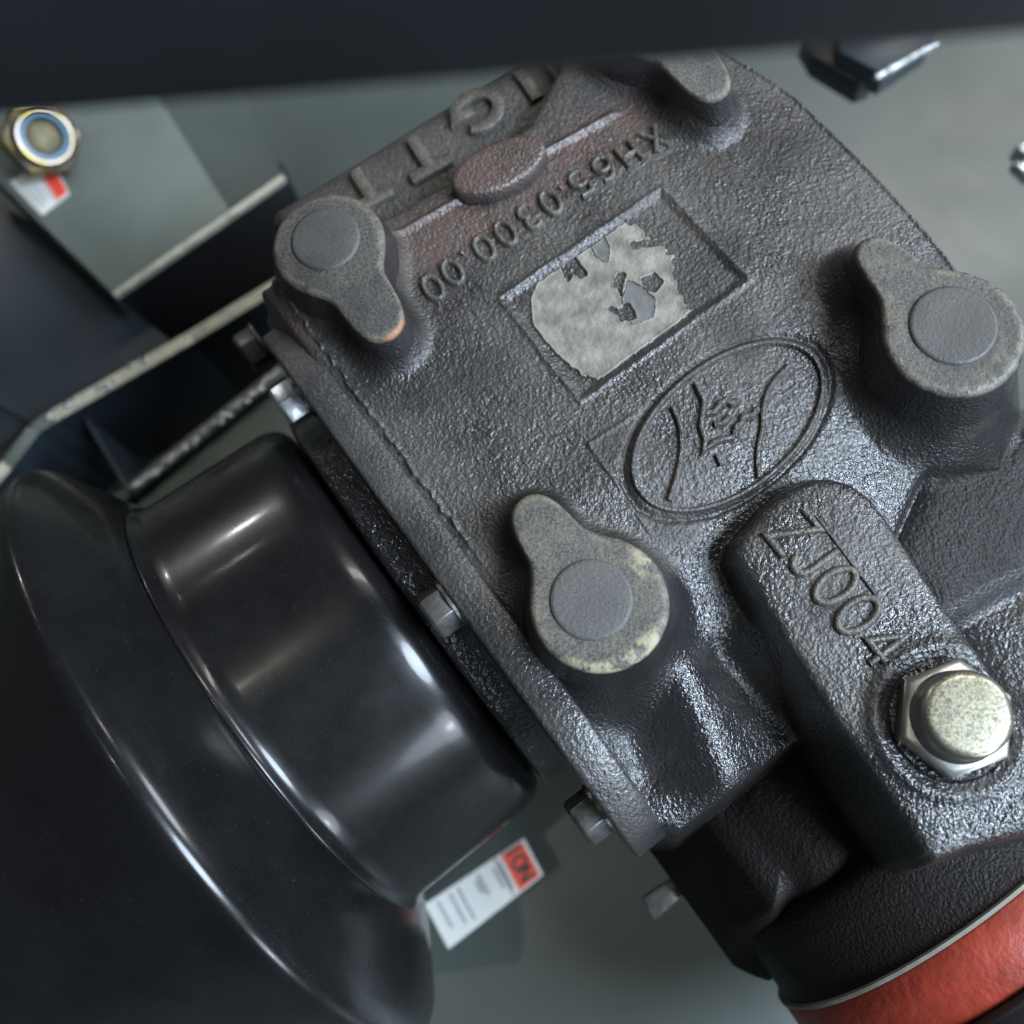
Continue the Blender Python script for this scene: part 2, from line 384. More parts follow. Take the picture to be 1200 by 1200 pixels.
rp = AB(372, 480, 0); rust = np.maximum(rust, np.exp(-(np.hypot(xs - rp[0], ys - rp[1]) / 14) ** 2) * 0.9)
dust = 0.25 - 0.75 * np.clip((ys - 110) / 90, 0, 1) + 0.4 * np.clip((out - 60) / 40, 0, 1)
bl = sd_poly(xs, ys, block); dust = dust + 0.5 * np.clip(-bl / 12, 0, 1) * np.clip((480 - ys) / 80, 0, 1)
grime_shade = np.clip((-zs - 120) / 40, 0, 1) * (ys > 380) * np.clip((250 - xs) / 60, 0, 1)  # darker with depth in the lower recess
grime_shade = grime_shade * np.where((xs < 20) & (zs > -240), 0.75, 1.0)
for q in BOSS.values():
    db = boss_sd(xs, ys, q); grime_shade = np.maximum(grime_shade, 0.75 * np.exp(-(np.maximum(db - 6, 0) / 13) ** 2) * np.clip(0.75 + 1.2 * vnoise(xs / 22, ys / 22), 0, 1))  # corner shade round the boss feet, painted as a dark band
grime_shade = np.maximum(grime_shade, 0.5 * np.clip(2.2 * vnoise(xs / 70 + 11, ys / 60 + 4) - 0.25, 0, 1))
grime_shade = np.maximum(grime_shade, 0.8 * np.clip(-sd_poly(xs, ys, pocket_r) / 15, 0, 1))
shell = mk('housing_shell', Wn(xs, ys, zs), Fq, M['cast'], gear, {'rust': rust, 'dust': dust, 'grime_shade': grime_shade}, sharp=180)

# bosses
def boss_mesh(key, wear_fn, lab):
    q = BOSS[key]; n = 120; th = np.linspace(0, 2 * np.pi, n, endpoint=False); r = np.zeros(n)
    for rr in np.arange(0, 260, 0.5):
        ins = boss_sd(q['c'][0] + np.cos(th) * rr, q['c'][1] + np.sin(th) * rr, q) < 0
        r = np.where(ins, rr, r)
    for _ in range(3): r = 0.25 * np.roll(r, 1) + 0.5 * r + 0.25 * np.roll(r, -1)
    rings = [(0.02 + 0.98 * k / 22, 0, 0) for k in range(22)]
    prof = [(0, -8, -0.3), (0, -4.5, -1.4), (0, -1.8, -3.8), (0, 0.0, -8.5), (0, 3, -22), (0, 8, -45), (0, 14, -70), (0, 19, -95)]
    V = []; wear = []; dust = []; orr = []; tdir = math.atan2(*(q['t'] - q['c'])[::-1])
    def ring(rad, z, topf):
        for j in range(n):
            a = q['c'][0] + math.cos(th[j]) * rad[j]; b = q['c'][1] + math.sin(th[j]) * rad[j]
            V.append(W(a, b, q['zt'] + z + (0.5 * vnoise(a / 9, b / 9) if topf else 0)))
            wear.append(wear_fn(th[j], rad[j] / r[j], z)); orr.append(1.0 if key == 'a' and abs(math.remainder(th[j] - tdir + .05, 2 * math.pi)) < .13 and rad[j] / r[j] > .955 and z > -4 else 0.0); dust.append(0.55 if z > -5 else -0.8)
    for f in [k / 21 for k in range(1, 22)]: ring((r - 13) * f, 0, True)
    for _, dr, z in prof: ring(r + dr + 0.9 * np.array([float(vnoise(np.array(t * 9.0), np.array(3.3))) for t in th]), z, False)
    c0 = len(V); V.append(W(q['c'][0], q['c'][1], q['zt'])); wear.append(0); orr.append(0); dust.append(0.55)
    F = [(c0, j, (j + 1) % n) for j in range(n)]
    for i in range(c0 // n - 1):
        F += [(i * n + j, (i + 1) * n + j, (i + 1) * n + (j + 1) % n, i * n + (j + 1) % n) for j in range(n)]
    o = mk('mounting_boss', np.array(V), F, M['boss'], gear, {'wear': wear, 'dust': dust, 'orange_rust': orr}, sharp=50)
    o.data.materials.append(M['cast'])
    mi = np.zeros(len(F), np.int32); mi[n * (1 + 20 + 4):] = 1; o.data.polygons.foreach_set('material_index', mi)
    if lab: o['label'] = lab
    s = q['rp']
    V, F = lathe_geo([(-6, s + 2.5), (-1.2, s + 1.0), (-0.6, s + 0.2), (1.6, s - 0.4), (3.0, s - 2.4), (3.4, s - 5), (3.2, s * 0.5), (3.2, 0.01)], W(*q['p'], q['zt']), Z3, A3, B3, 72)
    mk('bolt_plug', V, F, M['plug'], o, sharp=60)
    return o
def wear_c(th, f, z): return (0.75 if f > 0.93 and -4 < z else 0.25 * (f > 0.6)) * (0.5 + 0.5 * math.sin(3 * th + 1))
def edgew(th, f, z): return 0.27 * (1 if (-4 < z < -0.2) else 0.0)
cB = BOSS['b']['c']
def dir_ang(p, key):
    v = AB(*p, BOSS[key]['zt']) - BOSS[key]['c']; return math.atan2(v[1], v[0])
angs_b = (dir_ang((752, 660), 'b'), dir_ang((750, 760), 'b'), dir_ang((700, 790), 'b'))
def wear_b(th, f, z):
    g = lambda t0, s: math.exp(-((math.remainder(th - t0, 2 * math.pi)) / s) ** 2)
    k = 0.9 * g(angs_b[0], 0.20) * (0.7 < f < 0.95) + 1.25 * g(angs_b[1], 0.42) * max(0, min(1, (f - 0.72) / 0.1)) + 1.1 * g(angs_b[2], 0.40) * max(0, min(1, (f - 0.82) / 0.1))
    return (k if z > -6 else 0) + edgew(th, f, z) + 0.10 * (f > 0.55 and z > -1)
boss_mesh('a', lambda t, f, z: edgew(t, f, z) * 0.8, 'round mounting boss with grey plug and rust at its tail tip')
boss_mesh('b', wear_b, 'round mounting boss with yellowish scraped rim')
boss_mesh('c', lambda t, f, z: edgew(t, f, z) + 0.16 * (f > 0.62 and z > -1) * (0.5 + 0.5 * math.sin(2 * t - 1)), 'round mounting boss beside the right edge')
boss_mesh('d', lambda t, f, z: edgew(t, f, z), 'boss mostly hidden by the black bar')

# oval pad
def ellipse_ring(c, u, la, lb, z, n=64):
    v = np.array([-u[1], u[0]]); return [W(*(c + u * la * math.cos(t) + v * lb * math.sin(t)), z) for t in np.linspace(0, 2 * math.pi, n, endpoint=False)]
V = []; n = 64
prof = [(-44, 5), (-20, 2.6), (-5, 0.5), (-2, -1.0), (-0.4, -3.5), (0, -7), (0.4, -20)]
for z, g in prof: V += ellipse_ring(oval_c, oval_u, oval_len + g, oval_len * 0.52 + g, 22 + z, n)
F = [(i * n + j, i * n + (j + 1) % n, (i + 1) * n + (j + 1) % n, (i + 1) * n + j) for i in range(len(prof) - 1) for j in range(n)]
F.append(tuple((len(prof) - 1) * n + j for j in range(n)))
mk('oval_pad', np.array(V), F, M['cast'], gear, {'rust': [0.75 if k >= n * 2 else 0.0 for k in range(len(V))]}, sharp=60)

# ------------------------------------------------------------------ raised strokes
def sweep_geo(pts, closed, width, height, zf, sink=3.0, square=False):
    pts = [np.asarray(p, float) for p in pts]
    q = []
    m_ = len(pts)
    for i in range(m_ if closed else m_ - 1):                 # subdivide long pieces so that they follow the surface
        a, b = pts[i], pts[(i + 1) % m_]; k = max(1, int(np.hypot(*(b - a)) / 12))
        q += [a + (b - a) * j / k for j in range(k)]
    if not closed: q.append(pts[-1])
    pts = q; m_ = len(pts)
    hw = width / 2
    sec = ([(-hw - 1, -sink), (-hw, height * .9), (-hw + .9, height), (hw - .9, height), (hw, height * .9), (hw + 1, -sink)] if square else
           [(-hw, -sink), (-hw * .85, height * .45), (-hw * .45, height * .92), (0, height), (hw * .45, height * .92), (hw * .85, height * .45), (hw, -sink)])
    V = []; ns = len(sec)
    zs_ = zf(np.array([p[0] for p in pts]), np.array([p[1] for p in pts]))
    for i, p in enumerate(pts):
        a = pts[(i - 1) % m_] if (closed or i > 0) else p; b = pts[(i + 1) % m_] if (closed or i < m_ - 1) else p
        t1 = p - a if np.hypot(*(p - a)) > 1e-6 else b - p; t2 = b - p if np.hypot(*(b - p)) > 1e-6 else p - a
        t1 = t1 / np.hypot(*t1); t2 = t2 / np.hypot(*t2)
        n1 = np.array([-t1[1], t1[0]]); n2 = np.array([-t2[1], t2[0]]); nn = n1 + n2
        L_ = np.hypot(*nn); nn = n1 if L_ < 0.3 else nn / L_
        k = min(1.8, 1 / max(0.35, nn @ n1))
        for o_, h_ in sec: V.append(W(*(p + nn * o_ * k), zs_[i] + h_))
    F = []
    for i in range(m_ if closed else m_ - 1):
        j = (i + 1) % m_
        F += [(i * ns + k, j * ns + k, j * ns + k + 1, i * ns + k + 1) for k in range(ns - 1)]
    if not closed: F += [tuple(range(ns)), tuple((m_ - 1) * ns + k for k in range(ns))[::-1]]
    return np.array(V), F
def ell(cx, cy, rx, ry, t0=0, t1=360, n=18):
    return [(cx + rx * math.cos(math.radians(t0 + (t1 - t0) * i / (n - 1))), cy + ry * math.sin(math.radians(t0 + (t1 - t0) * i / (n - 1)))) for i in range(n)]
FONT = {
    'X': [[(0, 0), (.62, 1)], [(0, 1), (.62, 0)]], 'H': [[(0, 0), (0, 1)], [(.6, 0), (.6, 1)], [(0, .5), (.6, .5)]],
    '6': [ell(.3, .3, .3, .3, 0, 360) + [], [(.0, .3), (.03, .6), (.2, .92), (.42, 1.0), (.55, .93)]],
    '5': [[(.55, 1), (.08, 1), (.04, .56)] + ell(.28, .32, .31, .31, 125, -150)], '0': [ell(.3, .5, .3, .5, 0, 341, 20) + ['c']],
    '3': [ell(.28, .74, .25, .25, 150, -75) + ell(.28, .26, .30, .26, 75, -150)], '.': [[(.26, .0), (.34, .06)]],
    'Z': [[(0, 1), (.62, 1), (.0, 0), (.64, 0)]], 'J': [[(.5, 1), (.5, .3)] + ell(.27, .26, .23, .26, 0, -170, 10)],
    '4': [[(.62, .28), (0, .28), (.44, 1), (.44, 0)]], 'T': [[(0, 1), (.7, 1)], [(.35, 1), (.35, 0)]], 'I': [[(.3, 0), (.3, 1)]],
    'G': [ell(.36, .5, .36, .5, 50, 320) + [(.70, .42), (.42, .42)]], 'N': [[(0, 0), (0, 1), (.6, 0), (.6, 1)]],
    'O': [ell(.34, .5, .34, .5, 0, 341, 20) + ['c']], 'L': [[(0, 1), (0, 0), (.5, 0)]], 'P': [[(0, 0), (0, 1), (.4, 1), (.55, .9), (.55, .6), (.4, .5), (0, .5)]],
}
def glyph(name, ch, centre_px, read_px, hgt, zref, width, height, mat, parent, zf, square=False, wfac=1.0, attrs=None, sink=3.0):
    c = AB(*centre_px, zref); e = AB(centre_px[0] + read_px[0], centre_px[1] + read_px[1], zref) - c
    r = e / np.hypot(*e); u = np.array([r[1], -r[0]])   # (a,b) is a left-handed pair seen from above
    parts = []
    for s_ in FONT[ch]:
        closed = s_[-1] == 'c'; pp = s_[:-1] if closed else s_
        pts = [c + r * (x - .31) * hgt * wfac + u * (y - .5) * hgt for x, y in pp]
        parts.append(sweep_geo(pts, closed, width, height, zf, sink, square))
    V, F = merge(parts)
    o = mk(name, V, F, mat, parent, {'dust': [attrs] * len(V), 'wear': [0.12] * len(V)} if attrs else None, sharp=60)
    return o
part_no = [('X', 768, 162), ('H', 737, 180), ('6', 708, 197), ('5', 680, 214), ('.', 664, 231), ('0', 645, 237), ('3', 620, 254), ('0', 592, 273), ('0', 567, 291), ('.', 549, 309), ('0', 530, 319), ('0', 507, 337)]
for ch, x, y in part_no:
    glyph('raised_character', ch, (x, y), (-305, 185), 35, 2, 8.4, 6.8, M['cast'], gear, H, wfac=1.0, attrs=0.7)
for ch, x, y in [('N', 668, 72), ('I', 618, 100), ('G', 562, 128), ('T', 496, 178), ('T', 428, 214)]:
    glyph('raised_character', ch, (x, y), (-240, 128), 56, -45, 17, 9, M['cast'], gear, lambda a, b: np.minimum(H(a, b), -42), square=True, wfac=1.55, attrs=0.8)
for ch, x, y in [('Z', 930, 623), ('J', 955, 652), ('0', 981, 685), ('0', 1008, 719), ('4', 1040, 754)]:
    glyph('raised_character', ch, (x, y), (113, 136), 53, 10, 9.5, 5.5, M['cast'], gear, H, wfac=.9, attrs=0.7)
# sprue scratch line along the block
V, F = sweep_geo([AB(958, 605, 10), AB(1034, 702, 10)], False, 4.0, 3.0, H); mk('casting_seam', V, F, M['letter'], gear)

# emblem
emb = None
ring_pts = [em_c + em_u * EM_A * .965 * math.cos(t) + em_v * EM_B * .965 * math.sin(t) for t in np.linspace(0, 2 * math.pi, 72, endpoint=False)]
V, F = sweep_geo(ring_pts, True, 7.5, 6.0, H); emb = mk('emblem', V, F, M['cast'], gear, {'dust': [0.6] * len(V)})
def epx(pts): return [AB(x, y, -2) for x, y in pts]
for pts in ([(788, 474), (799, 496), (800, 530), (792, 562), (785, 582)], [(927, 424), (905, 446), (895, 474), (897, 496), (890, 520), (893, 552)]):
    V, F = sweep_geo(chaikin(epx(pts), False), False, 8.5, 6, H); mk('wing_line', V, F, M['cast'], emb, {'dust': [0.6] * len(V)})
fig = [[(816, 447), (826, 468), (824, 484), (822, 497), (828, 512), (826, 524), (838, 514), (850, 510), (862, 508)],
       [(826, 482), (838, 480), (845, 470), (852, 466), (858, 470), (866, 466)], [(862, 508), (864, 496), (870, 492), (872, 484), (884, 482), (890, 474)],
       [(842, 528), (848, 540)], [(838, 494), (850, 492), (856, 484)]]
V, F = merge([sweep_geo(epx(p), False, 10, 7, H) for p in fig]); mk('emblem_figure', V, F, M['cast'], emb, {'dust': [0.6] * len(V)})

# worn silver film in the recess
lab_px = [(646, 303), (672, 282), (706, 261), (733, 260), (754, 273), (768, 288), (786, 302), (790, 318), (796, 330), (800, 345), (803, 360), (806, 372), (794, 390), (757, 414), (733, 430), (706, 444), (680, 437), (656, 420), (637, 400), (623, 380), (621, 350), (630, 328)]
lp = ABs(lab_px, -5)
st = 1.1
la = np.arange(lp[:, 0].min() - 6, lp[:, 0].max() + 6, st); lb = np.arange(lp[:, 1].min() - 6, lp[:, 1].max() + 6, st)
LX, LY = np.meshgrid(la, lb, indexing='ij')
def hole(pts): return sd_poly(LX, LY, ABs(pts, -5))
rag = 5 * vnoise(LX / 6, LY / 6) + 5 * vnoise(LX / 13 + 5, LY / 13)
ctr = AB(668, 372, -5); ra = np.arctan2(LY - ctr[1], LX - ctr[0]); rr_ = np.hypot(LX - ctr[0], LY - ctr[1])
right = np.clip((rr_ - 62) / 30, 0, 1)
fing = 16 * vnoise(ra * 17 + 50, rr_ / 40) + 9 * vnoise(ra * 33, rr_ / 25 + 7)
sd = sd_poly(LX, LY, lp) + rag * (0.10 + 0.7 * right) + right * fing * 0.75 - right * 1
core = AB(733, 352, -5)
dcore = np.hypot((LX - core[0]) / 1.0, (LY - core[1]))
h1 = np.minimum.reduce([hole([(653, 303), (668, 296), (688, 322), (680, 327), (672, 318), (666, 332)]) + rag * .2, hole([(752, 326), (766, 320), (776, 330), (767, 343), (754, 338)]) + rag * .4,
                        hole([(715, 362), (735, 358), (745, 372), (728, 374)]) + rag * .8, hole([(722, 318), (732, 322), (728, 345), (720, 335)]) + rag * .8, hole([(738, 285), (768, 280), (770, 288), (742, 292)]) + rag * .4])
greyp = np.minimum(sd_poly(LX, LY, ABs([(735, 328), (750, 335), (768, 352), (765, 372), (740, 380), (730, 352)], -5)), hole([(690, 283), (703, 276), (714, 290), (711, 308), (697, 300)])) + rag * .5
hz = H(LX, LY)
def film(name, mask, lift, mat):
    idx = np.arange(LX.size).reshape(LX.shape)
    zz = hz + lift + 0.5 * vnoise(LX / 7, LY / 7)
    mz = mask
    F_ = np.stack([idx[:-1, :-1], idx[:-1, 1:], idx[1:, 1:], idx[1:, :-1]], -1)
    keep = mz[:-1, :-1] & mz[1:, :-1] & mz[1:, 1:] & mz[:-1, 1:]
    # rim vertices bend down to the iron so that the film has a real edge
    inner = mz.copy(); inner[1:-1, 1:-1] &= mz[:-2, 1:-1] & mz[2:, 1:-1] & mz[1:-1, :-2] & mz[1:-1, 2:]
    zz = np.where(inner, zz + 0.5 * (~np.roll(inner, 2, 0) | ~np.roll(inner, -2, 0) | ~np.roll(inner, 2, 1) | ~np.roll(inner, -2, 1)), hz - 0.3)
    F_ = F_[keep]; u = np.unique(F_); rm = np.full(LX.size, -1); rm[u] = np.arange(len(u))
    return mk(name, Wn(LX.ravel()[u], LY.ravel()[u], zz.ravel()[u]), rm[F_], mat, gear, sharp=80)
rin = sd_poly(LX, LY, recess) + 2 * vnoise(LX / 8, LY / 8) < -6
film('silver_film', rin & (sd < 0) & (h1 > 0) & (greyp > 0), 2.6, M['silver'])
film('grey_film', rin & (sd < 0) & (h1 > 0) & (greyp <= 1.5), 1.8, M['grey_film'])

# ------------------------------------------------------------------ flange, bearing cover, bolts
def rrect(b0, b1, z0, z1, r, n=14):
    pts = []
    for cx, cz, t0 in ((b1 - r, z1 - r, 0), (b0 + r, z1 - r, 90), (b0 + r, z0 + r, 180), (b1 - r, z0 + r, 270)):
        pts += [(cx + r * math.cos(math.radians(t0 + 90 * i / n)), cz + r * math.sin(math.radians(t0 + 90 * i / n))) for i in range(n + 1)]
    return pts
V, F = prism_geo([W(-118, b, z) for b, z in rrect(-462, 400, -720, -2, 190)], A3 * 46)
mk('housing_flange', V, F, M['flange'], gear, bevel=5, sharp=50)
GB, GZ = -76.0, -370.0
gorg = W(0, GB, GZ); gorg2 = gorg + A3 * 2; gorg3 = gorg + A3 * 30 + B3 * 8
V, F = lathe_geo([(-160, 200), (-160, 322), (-157, 329), (-150, 332), (-122, 332), (-118.5, 336)], gorg, A3, B3, Z3, 160)
mk('bearing_cover', V, F, M['wet'], gear, sharp=50)
def bolt_geo(org, ax, u, v, R, h, rot):
    lo = hex_pts(org, u, v, R, rot); mid = hex_pts(org + ax * h * .86, u, v, R, rot); hi = hex_pts(org + ax * h, u, v, R * .86, rot)
    V = lo + mid + hi
    F = [(i, (i + 1) % 6, (i + 1) % 6 + 6, i + 6) for i in range(6)] + [(i + 6, (i + 1) % 6 + 6, (i + 1) % 6 + 12, i + 12) for i in range(6)] + [tuple(range(12, 18)), tuple(range(5, -1, -1))]
    return np.array(V), F
proto = None
for (x, y, z, rot) in [(515, 716, -34, 0.0), (347, 468, -82, 0.25), (691, 956, -118, 0.1), (316, 396, -190, 0.4)]:
    ab = AB(x, y, z); org = W(-121, ab[1], z)
    V, F = bolt_geo(org, -A3, B3, Z3, 31, 32, rot)
    o = mk('flange_bolt', V, F, M['bolt_black'] if z != -82 else M['bolt_bright'], gear, bevel=1.2, sharp=30)
    V, F = lathe_geo([(0, 20), (0, 33), (-4, 33), (-4, 20)], W(-118, ab[1], z), A3, B3, Z3, 28)
    mk('washer', V, F, M['bolt_black'], o, sharp=40)

# hex plug bolt with domed round head on the lettered block
bz = float(H(np.array([bolt_ab[0]]), np.array([bolt_ab[1]]))[0])
ax = Z3 + 0.02 * A3; ax /= np.linalg.norm(ax)
drain = thing('hex_plug', 'bright zinc hex plug with round blotchy cap screwed into the block marked ZJ004', 'bolt', W(*bolt_ab, bz))
o0 = W(*bolt_ab, bz)
V, F = lathe_geo([(-3, 10), (-3, 63), (1, 65), (4, 63), (4, 20)], o0, ax, A3, B3, 64); mk('sealing_washer', V, F, M['wet'], drain, sharp=40)
V, F = bolt_geo(o0 + ax * 4, ax, A3, B3, 64, 21, 0.28); mk('hex_collar', V, F, M['zinc'], drain, bevel=1.5, sharp=30)
V, F = lathe_geo([(20, 49), (27, 49), (30, 46), (52, 46), (57, 45.5), (59.5, 42)], o0, ax, A3, B3, 72); V, F = V, F[:-1]; mk('cap_wall', V, F, M['zinc'], drain, sharp=50)
V, F = lathe_geo([(56, 44.0), (60, 42), (60.6, 36), (61, 18), (61, 0.01)], o0, ax, A3, B3, 72); mk('cap_face', V, F, M['zcap'], drain, sharp=60)

# ------------------------------------------------------------------ output flange, gasket, red hub
oorg = W(205, -12, -402)
V, F = lathe_geo([(566, 180), (571, 244), (577, 258), (590, 265), (620, 267), (660, 268), (676, 270), (683, 272)], oorg, B3, A3, Z3, 180)
mk('output_flange', V, F, M['cast'], gear, {'dust': [-0.7] * len(V), 'grime_shade': [0.9] * len(V)}, sharp=50)
V, F = lathe_geo([(683.5, 200), (683.5, 277), (684.3, 278), (688.3, 278), (689, 277), (689, 200)], oorg, B3, A3, Z3, 180)
mk('gasket', V, F, M['gasket'], gear, sharp=40)
hub = thing('red_hub', 'rough red painted hub bolted below the gasket of the black gearbox', 'hub', W(192, 740, -680))
V, F = lathe_geo([(689.5, 180), (689.5, 273), (693, 276), (720, 277), (760, 277), (767, 273), (768, 200)], oorg, B3, A3, Z3, 180)
mk('hub_body', V, F, M['red'], hub, sharp=50)
V, F = lathe_geo([(769, 150), (769, 281), (778, 292), (960, 300), (960, 150)], oorg, B3, A3, Z3, 140)
mk('hub_ring', V, F, M['black'], hub, sharp=50)

# ------------------------------------------------------------------ black plastic shaft guard
guard = thing('shaft_guard', 'glossy black plastic shaft guard with stepped cup and flared bell beside the gearbox', 'guard', W(-420, GB, GZ - 440))
cup = [(-164, 120), (-164, 262), (-164.3, 285), (-165.5, 300), (-168.5, 312), (-174, 323), (-182, 331), (-193, 336.5), (-206, 339), (-225, 340), (-300, 343), (-380, 345.5), (-394, 346.5), (-401, 349), (-405, 352.5), (-408, 355), (-411, 356), (-414, 354), (-414, 344)]
V, F = lathe_geo(cup, gorg2, A3, B3, Z3, 200); mk('guard_cup', V, F[:-1], M['plastic'], guard, sharp=70)
bell = [(-436, 338), (-440, 352), (-444, 364), (-451, 382), (-462, 402), (-478, 430), (-494, 458), (-504, 474), (-511, 482), (-518, 486.5), (-526, 487), (-536, 483), (-555, 472), (-610, 442), (-800, 335), (-1000, 230)]
V, F = lathe_geo(bell, gorg3, A3, B3, Z3, 220); mk('guard_bell', V, F[:-2], M['plastic'], guard, sharp=70)

# ------------------------------------------------------------------ black frame bar crossing in front
e1 = P(-260, 178, 700); e2 = P(1460, 39, 700)
d = e2 - e1; Ld = np.linalg.norm(d); d /= Ld; nrm = np.cross(Z3, d); nrm /= np.linalg.norm(nrm)
c = (e1 + e2) / 2 + nrm * 110 + Z3 * 60
V, F = box_geo(c, d * (Ld / 2), nrm * 110, Z3 * 60)
tag(mk('frame_bar', V, F, M['black'], bevel=22, bseg=5, sharp=40), 'black steel frame bar crossing the top, nearest the viewer', 'bar')

# ------------------------------------------------------------------ brackets behind
def plate(name, pts, thick, mat, parent, edge_mat=None, bevel=2):
    V, F = prism_geo([np.asarray(p) for p in pts], -Z3 * thick)
    return mk(name, V, F, mat, parent, bevel=bevel, sharp=40)
def vplate(name, p, q, th, dep, mat, parent, bevel=2):        # upright plate under the top line p-q
    p = np.asarray(p); q = np.asarray(q); d_ = q - p; L_ = np.linalg.norm(d_); d_ = d_ / L_; n = np.cross(Z3, d_); n /= np.linalg.norm(n)
    V, F = box_geo((p + q) / 2 - Z3 * dep / 2, d_ * L_ / 2, n * th / 2, Z3 * dep / 2)
    return mk(name, V, F, mat, parent, bevel=bevel, sharp=40)
zA = -560
shelf = thing('shelf_bracket', 'grey green sheet metal shelf with cut edge coloured pale as lit above the dark gap', 'bracket', P(200, 230, dz))
plate('shelf_top', [P(x, y, zA) for x, y in [(-80, 150), (-10, 205), (131, 343), (268, 245), (192, 124), (130, 20), (-80, -80)]], 16, M['sheet'], shelf)
for a_, b_ in (((131, 343), (331, 204)),):
    p, q = P(*a_, zA - 1), P(*b_, zA - 1); vplate('cut_edge', p + 4 * B3, q + 4 * B3, 12, 18, M['edge'], shelf, 3)
p, q = P(124, 338, zA - 22), P(335, 197, zA - 22); vplate('gap_shade_web', p - 20 * B3, q - 20 * B3, 8, 380, M['black'], shelf)  # black sheet added to stand for the shade inside the gap
p, q = P(-30, 188, zA - 18), P(128, 342, zA - 18); vplate('side_web', p, q, 10, 360, M['blue'], shelf)
plate('shelf_wing', [P(268, 246, zA - 1), P(332, 203, zA - 6), P(300, 150, zA - 60), P(262, 40, zA - 90), P(130, 18, zA - 1), P(191, 123, zA - 1)], 14, M['deck'], shelf)

zB = -600
rail = thing('frame_rail', 'dark blue grey upright rail with pale weld spotted top edge running up to the gearbox', 'rail', P(190, 440, dz))
pts = [(-40, 600), (8, 545), (40, 503), (62, 488), (225, 395), (350, 318)]
for i in range(len(pts) - 1):
    p, q = P(*pts[i], zB), P(*pts[i + 1], zB)
    vplate('rail_web', p, q, 12, 330, M['blue'], rail)
    vplate('rail_edge', p + 3 * Z3, q + 3 * Z3, 26, 6, M['edge'] if i in (0, 3, 4) else M['sheet'], rail, 2)
for i in range(11):
    t = i / 10; x = 58 + 108 * t + random.uniform(-5, 5); y = 490 - 66 * t + random.uniform(-3, 3)
    if i in (1, 4, 8): continue
    bm = bmesh.new(); bmesh.ops.create_icosphere(bm, subdivisions=2, radius=random.uniform(5, 9))
    V = np.array([v.co for v in bm.verts]) * [1, 1, .6] + P(x, y, zB + 5); F = [tuple(v.index for v in f.verts) for f in bm.faces]; bm.free()
    mk('weld_spatter', V, F, M['weld'], rail)
plate('side_panel', [P(x, y, -680) for x, y in [(-80, 190), (40, 262), (150, 360), (200, 400), (60, 480), (-80, 580)]], 10, M['blue'], rail)
zC = -650
rail2 = thing('welded_rail', 'grey green inner rail with a rough weld bead along its edge above the black guard', 'rail', P(240, 510, dz))
p, q = P(120, 600, zC), P(350, 418, zC); vplate('rail_web', p, q, 12, 300, M['blue'], rail2)
vplate('rail_edge', p + 3 * Z3, q + 3 * Z3, 24, 6, M['sheet'], rail2, 2)
plate('rail_gusset', [P(x, y, zC - 30) for x, y in [(150, 600), (345, 440), (420, 520), (330, 640), (190, 680)]], 12, M['sheet'], rail2)
for i in range(34):
    t = i / 33; x = 150 + 175 * t; y = 577 - 139 * t
    bm = bmesh.new(); bmesh.ops.create_icosphere(bm, subdivisions=2, radius=1.0)
    k = random.uniform(7, 10.5)
    V = np.array([v.co for v in bm.verts]) * [k, k, k * .7] + P(x + random.uniform(-2, 2), y + random.uniform(-3, 3), zC + 5); F = [tuple(v.index for v in f.verts) for f in bm.faces]; bm.free()
    mk('weld_bead', V, F, M['weld'], rail2)
cross = thing('cross_plate', 'dark blue grey cross plate joining the two rails left of the gearbox', 'plate', P(110, 520, dz))
p, q = P(100, 490, zB - 20), P(150, 575, zB - 20); vplate('plate_web', p, q, 8, 300, M['blue'], cross)
p, q = P(-30, 455, zB - 60), P(48, 500, zB - 60); vplate('plate_web', p, q, 8, 300, M['blue'], cross)

# bracket at the top right
brk = thing('corner_bracket', 'blue grey steel bracket with weld seam behind the top right edge of the gearbox', 'bracket', P(1050, 80, dz))
zD = -520
V, F = prism_geo([P(x, y, zD) for x, y in [(985, 0), (1105, 20), (1092, 50), (1036, 88), (985, 60)]], -Z3 * 60); mk('bracket_block', V, F, M['blue'], brk, bevel=3)
V, F = prism_geo([P(x, y, zD - 40) for x, y in [(940, 40), (985, 20), (1026, 92), (1008, 98), (955, 66)]], -Z3 * 60); mk('bracket_web', V, F, M['black'], brk, bevel=3)
for i in range(14):
    t = i / 13; bm = bmesh.new(); bmesh.ops.create_icosphere(bm, subdivisions=2, radius=random.uniform(7, 10))
    V = np.array([v.co for v in bm.verts]) + P(1028 + 66 * t, 90 - 38 * t, zD + 2); F = [tuple(v.index for v in f.verts) for f in bm.faces]; bm.free(); mk('weld_bead', V, F, M['weld'], brk)
V, F = merge([box_geo(P(1203, 178, -500), A3 * 22, B3 * 16, Z3 * 20), box_geo(P(1200, 200, -510), A3 * 14, B3 * 22, Z3 * 14)])
tag(mk('hanger_clip', V, F, M['weld'], bevel=5), 'small shiny steel clip at the right margin on the pale grey panel', 'clip')

